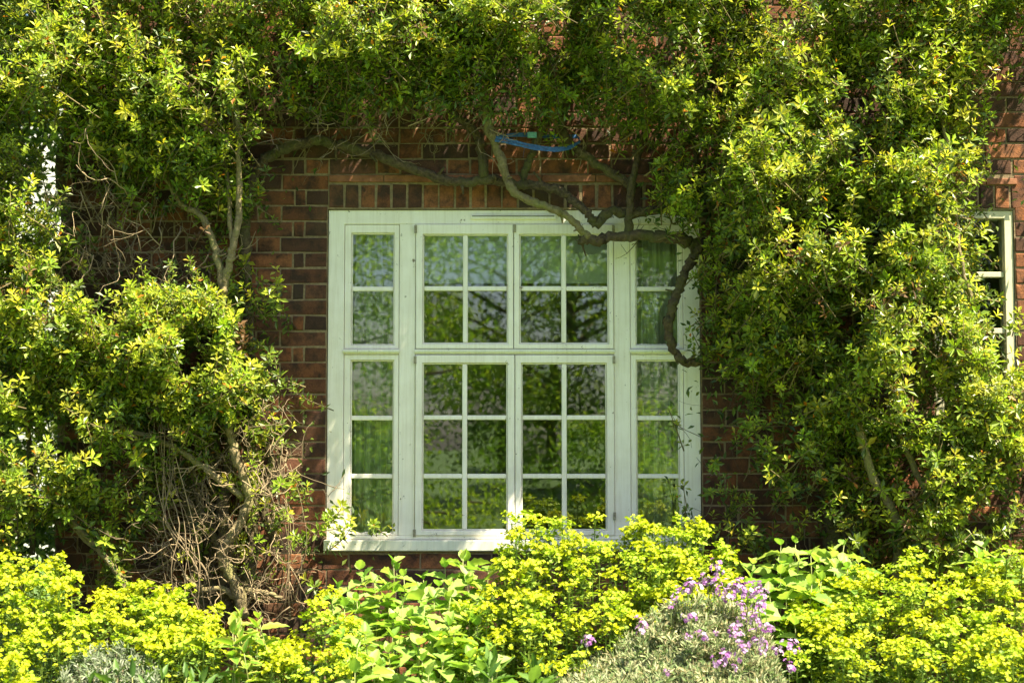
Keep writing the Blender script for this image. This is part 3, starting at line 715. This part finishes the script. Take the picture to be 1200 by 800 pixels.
o = tree_rel(box('buckle', *(lambda a, b: (a[0], b[0], -.15, -.135, b[2], a[2]))(at(618, 155, -.14), at(629, 162, -.14)), M['teal'], None, .003), bt)

# ------------------------------------------------------------------ border plants
BR = np.array([[.53, .58, .02], [.45, .55, .025], [.60, .60, .018], [.37, .50, .03]])
GS = np.array([[.20, .30, .04], [.15, .26, .035], [.26, .34, .045]])
def add_disc(acc, c, n, r, col, k=6, link=None):
    n = nrm(n); u = nrm(np.cross(n, [.2, .9, .31])); v = np.cross(n, u); b = len(acc[0])
    acc[0].append(c - n * r * .25); acc[2].append(col)
    ph = rng.uniform(0, 6)
    for i in range(k):
        a = ph + i * 6.283 / k; rr = r * rng.uniform(.8, 1.15)
        acc[0].append(c + (math.cos(a) * u + math.sin(a) * v) * rr + n * rng.uniform(-.1, .2) * r); acc[2].append(col * rng.uniform(.85, 1.1))
    for i in range(k): acc[1].append((b, b + 1 + i, b + 1 + (i + 1) % k))
    if link is not None: acc[1].append((link[0], link[1], b))
def add_ray(acc, a, b, r, col, share=None):
    d = nrm(b - a); u = nrm(np.cross(d, [.3, .8, .52])); v = np.cross(d, u); n0 = len(acc[0])
    for p_ in ((a, b) if share is None else (b,)):
        for k in range(3): acc[0].append(p_ + r * (math.cos(k * 2.1) * u + math.sin(k * 2.1) * v)); acc[2].append(col)
    lo = [n0, n0 + 1, n0 + 2] if share is None else share; hi = [len(acc[0]) - 3 + k for k in range(3)]
    for k in range(3): acc[1].append((lo[k], lo[(k + 1) % 3], hi[(k + 1) % 3], hi[k]))
    return lo, hi
def head_mesh(seed, size, rays):
    acc = ([], [], []); tone = BR[seed % 4] * (np.array([.82, .92, 1.1]) if seed in (2, 5) else 1)
    for i in range(rays + 1):
        a = i * 6.283 / rays + rng.uniform(-.2, .2); rad = size * rng.uniform(.55, 1) if i < rays else 0
        e = np.array([math.cos(a) * rad, math.sin(a) * rad, size * (.35 + .75 * (1 - (rad / size) ** 2)) + rng.normal(0, .004)])
        lo, hi = add_ray(acc, np.zeros(3), e, .0012, GS[1], lo if i else None)
        for j in range(rng.integers(4, 8)):
            q_ = e + np.array([rng.normal(0, .010), rng.normal(0, .010), rng.normal(0, .007)])
            add_disc(acc, q_, np.array([rng.normal(0, .5) + math.cos(a) * .7 * rad / size, rng.normal(0, .5) + math.sin(a) * .7 * rad / size, .9]), rng.uniform(.0065, .0100), tone * rng.uniform(.8, 1.12), 6, hi)
    for i in range(8):                             # green leaves just below the head
        a = rng.uniform(0, 6.28); add_disc(acc, np.array([math.cos(a) * size * .6, math.sin(a) * size * .6, -.01 * i]), np.array([rng.normal(0, .5), rng.normal(0, .5), 1]), .011, GS[rng.integers(3)], 5, lo)
    return mesh('flower_head', acc[0], acc[1], acc[2])
HEADS = [head_mesh(i, s_, r_) for i, (s_, r_) in enumerate([(.040, 6), (.048, 7), (.034, 5), (.052, 8), (.044, 7), (.03, 5)])]
for h in HEADS: h.materials.append(M['bract'])
def stem_mesh(seed, h):
    """leafy stem reaching up to the origin, h long, with side shoots"""
    acc = ([], [], []); bend = rng.normal(0, .03, 2)
    pt = lambda z: np.array([bend[0] * (z / h) ** 2, bend[1] * (z / h) ** 2, z])
    zs = np.linspace(-h, 0, 6)
    for a, b in zip(zs[:-1], zs[1:]): add_ray(acc, pt(a), pt(b), .0028, np.array([.22, .32, .06]))
    z = -.015; k = 0
    while z > -h * .75:
        a = k * 2.4; d = np.array([math.cos(a), math.sin(a), rng.uniform(-.1, .6)]); l = rng.uniform(.028, .055)
        V, F, cc = leaf_arrays(pt(z)[None], d[None], np.array([[-.3 * math.cos(a), -.3 * math.sin(a), 1.]]), np.array([l]), np.array([l * .28]), (GS[rng.integers(3)] * rng.uniform(.4, .9))[None])
        b = len(acc[0]); acc[0].extend(V); acc[1].extend([tuple(f + b) for f in F]); acc[2].extend(cc)
        k += 1; z -= rng.uniform(.008, .016)
    for s_ in range(rng.integers(3, 6)):           # side shoots with small umbels
        z = -rng.uniform(.03, .26); a = rng.uniform(0, 6.28); l = rng.uniform(.03, .075)
        e = pt(z) + np.array([math.cos(a) * l, math.sin(a) * l, l * rng.uniform(.5, 1.0)]); lo, hi = add_ray(acc, pt(z), e, .0012, GS[0])
        for j in range(rng.integers(3, 6)):
            add_disc(acc, e + rng.normal(0, .008, 3) * np.array([1, 1, .4]), np.array([rng.normal(0, .5) + math.cos(a) * .6, rng.normal(0, .5) + math.sin(a) * .6, .9]), rng.uniform(.006, .010), BR[rng.integers(4)] * np.array([.9, .97, 1]) * rng.uniform(.75, 1), 6, hi)
    return mesh('flower_stem', acc[0], acc[1], acc[2])
STEMS = {}
for h in (.55, .7, .85, 1.0, 1.15):
    STEMS[h] = [stem_mesh(i, h) for i in range(3)]
    for s_ in STEMS[h]: s_.materials.append(M['bract'])
def euphorbia(label, spots, base_px):
    root = empty('euphorbia', at(base_px[0], 905, base_px[1])); root.location.z = 0.02
    tag(root, label, 'euphorbia', 'yellow-green euphorbias in the border')
    for (px, py, Y) in spots:
        p_ = at(px, py, Y); h = min(STEMS, key=lambda q_: abs(q_ - p_[2])); s_ = p_[2] / h
        st = obj('flower_stem', STEMS[h][rng.integers(3)], None, root, Vector(p_) - root.location)
        st.rotation_euler = (rng.normal(0, .05), rng.normal(0, .05), rng.uniform(0, 6.28)); st.scale = (1, 1, s_)
        hd = obj('flower_head', HEADS[rng.integers(len(HEADS))], None, st); hd.scale = (1, 1, 1 / s_); hd.rotation_euler = (0, 0, rng.uniform(0, 6.28))
        f = rng.uniform(.85, 1.2); hd.scale = (f, f, f / s_)
    return root
def spots(n, outline, bottom, y_top, y_bot, jit=11):
    xs = [o[0] for o in outline]; ys = [o[1] for o in outline]; out = []
    for i in range(n):
        px = rng.uniform(xs[0], xs[-1]); top = np.interp(px, xs, ys); f = (i + rng.random()) / n; f = f ** 1.15
        py = top + abs(rng.normal(0, jit)) * (f < .3) + f * (bottom - top)
        out.append((px, py, y_top + (y_bot - y_top) * f + rng.normal(0, .05)))
    return out
euphorbia('mass of yellow euphorbia below the pale dead stems at the corner of the wall', spots(120, [(-40, 640), (40, 645), (80, 652), (92, 690), (110, 698), (150, 680), (200, 690), (235, 700), (258, 722)], 770, -.75, -1.35), (110, -1.0))
euphorbia('small euphorbia in front of the silver foliage', spots(16, [(-30, 760), (25, 764), (50, 775)], 830, -1.5, -1.6), (10, -1.55))
euphorbia('sparse yellow-green euphorbia between the cream-edged shrub and the broad-leaved bush', spots(38, [(304, 752), (318, 740), (340, 745), (372, 700), (396, 694), (415, 712), (425, 735)], 800, -.9, -1.45), (370, -1.1))
euphorbia('tallest euphorbia, its yellow heads standing in front of the white window frame', spots(150, [(586, 640), (602, 608), (640, 598), (664, 610), (690, 600), (712, 618), (742, 606), (765, 604), (790, 618), (806, 600), (822, 614), (845, 634), (868, 652)], 745, -.70, -1.15), (720, -.9))
euphorbia('loose low euphorbia between the broad-leaved bush and the mauve wallflower', spots(22, [(520, 730), (560, 690), (600, 690), (660, 710), (705, 745)], 800, -1.0, -1.35), (610, -1.2))
euphorbia('broad mass of euphorbia under the dark foliage of the dense climbing shrub', spots(135, [(925, 720), (960, 690), (1000, 672), (1040, 660), (1075, 650), (1110, 660), (1150, 652), (1240, 650)], 790, -.75, -1.4), (1080, -1.0))
euphorbia('small euphorbia rising in front of the broad euphorbia mass', spots(16, [(1130, 742), (1160, 738), (1210, 750)], 800, -1.45, -1.6), (1165, -1.5))

# broad-leaved shrubs: every large leaf is a piece of its own
def broad_leaf(seed, L, Wd, tone, edge=None):
    r = np.random.default_rng(seed); nu, V, cc, F = 9, [], [], []
    prof = lambda t_: (math.sin(math.pi * min(1, t_ ** .72)) ** .85) if 0 < t_ < 1 else 0
    for i in range(nu):
        t_ = i / (nu - 1); wd = Wd * .5 * prof(t_) * (1 + (.10 if i % 2 else -.04)); z = -.16 * L * t_ ** 2 + .05 * L * t_
        for k, s_ in enumerate((-1, -.5, 0, .5, 1)):
            rip = .012 * L * (1 if (i % 2) else -1) * abs(s_)
            V.append((L * t_ - abs(s_) * .06 * L * 0, s_ * wd, z + abs(s_) * wd * .35 + rip)); c = np.array(tone) * (1.25 if s_ == 0 else 1) * r.uniform(.9, 1.1)
            if edge is not None and abs(s_) == 1: c = np.array(edge)
            cc.append(c)
    for i in range(nu - 1):
        for k in range(4): a = i * 5 + k; F.append((a, a + 5, a + 6, a + 1))
    me = mesh('leaf', V, F, cc, True); me.materials.append(M['soft_leaf']); return me
HYD = [broad_leaf(i, .105, .068, c) for i, c in enumerate([(.26, .39, .08), (.31, .43, .10), (.21, .35, .06), (.35, .45, .14), (.17, .31, .05)])]
def leaf_obj(parent, me, pos, az, tilt, roll, s_):
    o = obj('leaf', me, None, parent, Vector(pos) - parent.location); o.rotation_euler = (roll, -tilt, az); o.scale = (s_, s_, s_); return o
def broad_shrub(name, label, tips, LV, base_px, base_y, size, pairs, cat='shrub', stemcol=(.20, .22, .07), tiltr=(-.35, .55), grp=None):
    root = empty(name, at(base_px, 905, base_y)); root.location.z = .02; tag(root, label, cat, grp)
    for (px, py, Y) in tips:
        p_ = at(px, py, Y); b_ = np.array([p_[0] * .7 + root.location.x * .3 + rng.normal(0, .05), p_[1] * .8 + root.location.y * .2, .02])
        P = smooth_path(np.array([b_, (b_ + p_) / 2 + rng.normal(0, .02, 3), p_]), 5); T = Tubes(); T.add(P, np.linspace(.0045, .002, len(P)), 5, stemcol)
        st = obj('stem', T.build('stem'), M['stem']); tree_rel(st, root)
        a0 = rng.uniform(0, 3.14); down = 0
        for j in range(pairs):
            q_ = p_ + (b_ - p_) / np.linalg.norm(b_ - p_) * down
            for s_ in (0, math.pi):
                if j > 1 and rng.random() < .15: continue
                f = size * rng.uniform(.75, 1.2) * (.55 if j == 0 else 1)
                leaf_obj(root, LV[rng.integers(len(LV))], q_, a0 + s_ + rng.normal(0, .25), rng.uniform(*tiltr) + (.7 if j == 0 else 0), rng.normal(0, .3), f)
            a0 += math.pi / 2; down += rng.uniform(.03, .06) * (1 + .25 * j)
    return root
def tips(n, outline, bottom, ya, yb): return spots(n, outline, bottom, ya, yb, 8)
broad_shrub('hydrangea', 'pale green broad-leaved bush under the sill of the white window', tips(84, [(388, 672), (405, 655), (440, 662), (470, 650), (500, 660), (545, 648), (575, 662), (600, 690)], 790, -.55, -1.45), HYD, 490, -.8, 1.0, 5, 'bush')
broad_shrub('hydrangea', 'pale green broad-leaved bush standing beside the mauve wallflower', tips(42, [(868, 655), (885, 632), (905, 640), (930, 626), (960, 640), (985, 632), (1008, 650)], 735, -.55, -1.0), HYD, 940, -.75, 1.02, 5, 'bush')
broad_shrub('hydrangea', 'broad pale leaves poking up behind the broad euphorbia mass', tips(7, [(1115, 642), (1150, 636), (1190, 640), (1230, 640)], 665, -.45, -.6), HYD, 1165, -.5, 1.0, 3, 'bush')
VAR = [broad_leaf(20 + i, .10, .045, c, (.50, .48, .12)) for i, c in enumerate([(.13, .26, .03), (.17, .31, .035), (.21, .34, .04)])]
broad_shrub('variegated_shrub', 'glossy cream-edged evergreen shrub at the foot of the tangled stems', tips(9, [(268, 722), (287, 706), (304, 722)], 765, -1.15, -1.35), VAR, 286, -1.2, 1.0, 5, 'shrub', tiltr=(-.1, .7))
DRK = [broad_leaf(30 + i, .13, .040, c) for i, c in enumerate([(.07, .15, .03), (.10, .19, .04), (.13, .23, .05)])]
broad_shrub('leafy_perennial', 'dark green long-leaved perennial in front of the low loose euphorbia', tips(8, [(560, 775), (600, 765), (640, 780)], 800, -1.35, -1.5), DRK, 600, -1.4, 1.0, 4, 'plant', tiltr=(.1, .9))
broad_shrub('leafy_perennial', 'dark green long-leaved perennial in front of the corner euphorbia mass', tips(10, [(100, 790), (150, 782), (200, 785), (240, 790)], 805, -1.45, -1.55), DRK, 165, -1.5, .9, 4, 'plant', tiltr=(.1, .9))

# mounds of narrow grey leaves
def mound(name, label, cat, outline, bottom, ya, yb, n, pal, lens, base, wr=.16):
    xs = [o[0] for o in outline]; ys = [o[1] for o in outline]
    root = empty(name, at(base[0], 905, base[1])); root.location.z = .02; tag(root, label, cat)
    px = rng.uniform(xs[0], xs[-1], n); top = np.interp(px, xs, ys); f = rng.random(n) ** .8; py = top + f * (bottom - top)
    Y = ya + (yb - ya) * f + .05 * (vnoise(px * 1.0, py, 18, 11) - .5) * 4 * .6 + rng.uniform(0, .10, n)
    c = at(px, py, Y); k = 9
    axis = nrm(np.stack([rng.normal(0, .45, n), -.5 + rng.normal(0, .35, n), np.full(n, .8)], -1))
    base_, dr, nm, L, Wd, col = [], [], [], [], [], []
    for j in range(k):
        ph = rng.uniform(0, 6.28, n); th = rng.uniform(.25, 1.25, n)
        u_ = nrm(np.cross(axis, [.3, .2, .9])); v_ = np.cross(axis, u_); rad = np.cos(ph)[:, None] * u_ + np.sin(ph)[:, None] * v_
        dr.append(np.cos(th)[:, None] * axis + np.sin(th)[:, None] * rad); nm.append(np.sin(th)[:, None] * axis - np.cos(th)[:, None] * rad)
        base_.append(c + axis * rng.uniform(-.03, .005, n)[:, None]); l = rng.uniform(*lens, n); L.append(l); Wd.append(l * wr)
        tn = pal[rng.integers(0, len(pal), n)] * rng.uniform(.7, 1.2, (n, 1)); col.append(tn)
    V, F, cc = leaf_arrays(*[np.concatenate(a) for a in (base_, dr, nm, L, Wd, col)])
    o = obj('foliage', npmesh('foliage', V, F, cc), M['grey_leaf']); tag(tree_rel(o, root), kind='stuff')
    T = Tubes()
    for i in range(60):
        p_ = c[rng.integers(n)]; b_ = np.array([p_[0] * .5 + root.location.x * .5, p_[1] * .5 + root.location.y * .5, .02]); T.add(np.array([b_, (b_ + p_) / 2 + rng.normal(0, .02, 3), p_]), [.006, .004, .002], 4, (.15, .12, .07))
    tag(tree_rel(obj('stems', T.build('stems'), M['twig']), root), kind='stuff'); return root
GREY = np.array([[.26, .31, .15], [.34, .37, .21], [.19, .26, .11], [.46, .46, .27], [.33, .29, .15], [.14, .22, .07]])
wf = mound('wallflower', 'grey-leaved wallflower mound dotted with mauve flowers', 'wallflower', [(650, 800), (690, 776), (725, 748), (758, 720), (792, 700), (840, 696), (878, 712), (902, 746), (918, 800)], 815, -1.2, -1.68, 2300, GREY, (.022, .040), (800, -1.3), .21)
def petals(seed):
    acc = ([np.zeros(3), np.array([.001, 0, 0])], [], [np.array([.2, .25, .08])] * 2)
    for i in range(rng.integers(7, 11)):
        c = rng.normal(0, .011, 3) * np.array([1, 1, .9]); out_ = nrm(c + np.array([0, -.004, .012])); tone = np.array([[.44, .19, .50], [.52, .30, .60], [.32, .11, .38], [.62, .44, .68]])[rng.integers(4)]
        u_ = nrm(np.cross(out_, [.2, .3, .9])); v_ = np.cross(out_, u_)
        for k in range(4):
            a = k * 1.571 + rng.uniform(0, .3); add_disc(acc, c + out_ * .006 + (math.cos(a) * u_ + math.sin(a) * v_) * .0055, out_ + .4 * (math.cos(a) * u_ + math.sin(a) * v_), .0052, tone * rng.uniform(.8, 1.1), 5, (0, 1))
    me = mesh('flower_head', acc[0], acc[1], acc[2]); me.materials.append(M['petal']); return me
PET = [petals(i) for i in range(5)]
FL = [(840, 664, 1), (828, 680, 1), (838, 682, 1), (812, 688, 1.2), (806, 692, 1), (794, 695, .8), (843, 692, .9), (856, 690, 1.2), (862, 688, 1), (868, 686, 1), (876, 692, 1.1), (851, 698, .9), (887, 690, 1), (892, 696, 1), (895, 706, 1), (889, 712, .8), (886, 725, 1.1), (898, 735, 1.1), (868, 710, .7), (870, 724, .8), (888, 750, 1.3), (871, 763, 1.2), (862, 738, 1), (863, 746, .8), (823, 744, .9), (809, 722, 1), (752, 731, 1), (751, 738, .8), (690, 751, .9), (849, 768, 1), (842, 774, .9), (912, 762, .8), (926, 758, 1.1), (925, 782, .9), (783, 788, .6), (790, 702, .6), (786, 711, .5), (840, 742, .5), (806, 745, .5), (894, 764, .6), (861, 782, .5)]
for px, py, s_ in FL:
    Y = -1.22 - .42 * max(0, (py - 690) / 110); p_ = at(px, py, Y - .06)
    o = obj('flower_head', PET[rng.integers(5)], None, wf, Vector(p_) - wf.location); o.scale = (s_ * 1.08,) * 3; o.rotation_euler = (rng.normal(0, .3), rng.normal(0, .3), rng.uniform(0, 6.28))
    T = Tubes(); q_ = p_ + np.array([rng.normal(0, .01), .05, -.12]); T.add(np.array([q_, (p_ + q_) / 2 + rng.normal(0, .006, 3), p_]), [.002, .0017, .0014], 4, (.18, .22, .08)); tree_rel(obj('flower_stem', T.build('flower_stem'), M['stem']), wf)
SIL = np.array([[.19, .24, .14], [.26, .30, .20], [.14, .20, .09], [.32, .35, .26]])
mound('silver_plant', 'silvery white leaved plant tucked under the corner euphorbia mass', 'plant', [(70, 782), (95, 758), (140, 752), (170, 768), (185, 782)], 800, -1.32, -1.5, 240, SIL, (.02, .035), (125, -1.4), .2)
# low green filler between the plants
n = 9000; px = rng.uniform(-60, 1260, n); Y = rng.uniform(-1.65, -.25, n); z = rng.uniform(.05, .62, n)
P_ = at(px, 700, Y); P_[:, 2] = z
V, F, cc = leaf_arrays(P_, nrm(rng.normal(0, 1, (n, 3)) + np.array([0, -.2, .5])), nrm(rng.normal(0, .6, (n, 3)) + np.array([0, -.3, 1])), rng.uniform(.04, .09, n), rng.uniform(.012, .03, n), np.array([[.06, .13, .03]]) * rng.uniform(.6, 1.8, (n, 1)))
tag(obj('undergrowth', npmesh('undergrowth', V, F, cc), M['soft_leaf']), 'low green undergrowth filling the flower bed', 'undergrowth', kind='stuff')

# ------------------------------------------------------------------ beyond the house corner
ob = empty('white_outbuilding', (-8.5, 13.5, 0)); tag(ob, 'white rendered outbuilding glimpsed past the house corner', 'building')
rel(box('wall', -12, -4.2, 12, 16, 0, 6.6, M['render'], None, .01), ob); rel(box('roof', -12.2, -4.0, 11.8, 16.2, 6.601, 6.8, M['roof'], None, .01), ob)

# ------------------------------------------------------------------ garden behind the camera (mirrored in the panes)
TG = np.array([[.13, .25, .03], [.20, .34, .035], [.27, .42, .04], [.07, .14, .02], [.36, .48, .05]])
def garden_tree(name, label, x, y, h, r, z0, clumps, per, cat, leafsize, flat=.55, trunk=.22, tone_=1.0):
    root = empty(name, (x, y, 0)); tag(root, label, cat)
    T = Tubes(); ph = rng.uniform(0, 6)
    P = np.array([[0, 0, 0], [.1, 0, h * .25], [-.1, .1, h * .5], [.1, 0, h * .8]]); T.add(smooth_path(P, 5), np.linspace(trunk, trunk * .25, 16), 8, (.06, .045, .03), .05)
    cs = []
    for i in range(clumps):
        a = rng.uniform(0, 6.28); f = rng.random() ** .5; zz = rng.uniform(0, 1); env = math.sin(math.pi * (0.12 + .80 * zz)) ** .6
        c = np.array([math.cos(a) * r * f * env, math.sin(a) * r * f * env, z0 + (h - z0) * zz]); cs.append(c)
        if i % 3 == 0:
            s_ = np.array([0, 0, max(.3, c[2] * .75)]); T.add(np.array([s_, (s_ + c) / 2 + np.array([0, 0, .15]), c]), [trunk * .35, trunk * .2, .02], 5, (.06, .045, .03))
    tree_rel(obj('trunk', (lambda me: (me.transform(Matrix.Translation((x, y, 0))), me)[1])(T.build('trunk')), M['bark']), root)
    cs = np.repeat(np.array(cs), per, 0); n = len(cs); cr = r * .17
    c = cs + rng.normal(0, cr, (n, 3)) * np.array([1, 1, flat]) + np.array([x, y, 0]); c[:, 2] = np.maximum(c[:, 2], .1)
    tone = np.repeat(TG[rng.integers(0, 5, clumps)], per, 0) * rng.uniform(.7, 1.3, (n, 1)) * tone_
    l = rng.uniform(.7, 1.3, n) * leafsize
    V, F, cc = leaf_arrays(c, nrm(rng.normal(0, 1, (n, 3)) + np.array([0, 0, -.3])), nrm(rng.normal(0, .6, (n, 3)) + np.array([0, 0, 1])), l, l * .5, tone)
    tag(tree_rel(obj('crown', npmesh('crown', V, F, cc), M['tree_leaf']), root), kind='stuff')
garden_tree('garden_tree', 'broad spreading tree across the lawn, mirrored in the left window panes', -4.2, -24, 9.5, 4.2, 1.2, 130, 330, 'tree', .13)
garden_tree('garden_tree', 'dark tall tree across the lawn, mirrored in the right window panes', 5.6, -27, 11, 3.8, 1.6, 130, 330, 'tree', .13, .35)
garden_tree('garden_tree', 'distant pale green tree at the end of the lawn', 1.0, -38, 13, 5.2, 1.0, 110, 260, 'tree', .18)
garden_tree('garden_tree', 'wide tree behind the others at the end of the lawn', -11, -36, 12, 5.5, 1.0, 70, 170, 'tree', .22)
garden_tree('garden_tree', 'unseen rounded tree across the lawn, darkened for the side window reflection', 12.6, -31, 10, 4.5, .3, 150, 260, 'tree', .20, .6, .22, .3)  # unseen tree, crown toned down to keep the side panes' reflection dark
garden_tree('garden_bush', 'low rounded bush on the lawn, mirrored in the lower left panes', -2.0, -13.5, 1.7, 1.5, .1, 40, 150, 'bush', .09, .6, .06)
garden_tree('garden_bush', 'low loose bush on the lawn, mirrored in the lower right panes', 1.6, -14.5, 1.8, 1.6, .1, 40, 150, 'bush', .09, .6, .06)
garden_tree('yew_tree', 'dark evergreen tree behind the corner of the brick house', -4.3, 5.2, 7.5, 1.3, .5, 110, 230, 'tree', .11, .6, .14, .6)
print('objects', len(bpy.data.objects), 'bricks', sum(o.name.startswith('brick') for o in bpy.data.objects), 'tris', sum(len(m_.loops) - 2 * len(m_.polygons) for m_ in bpy.data.meshes))
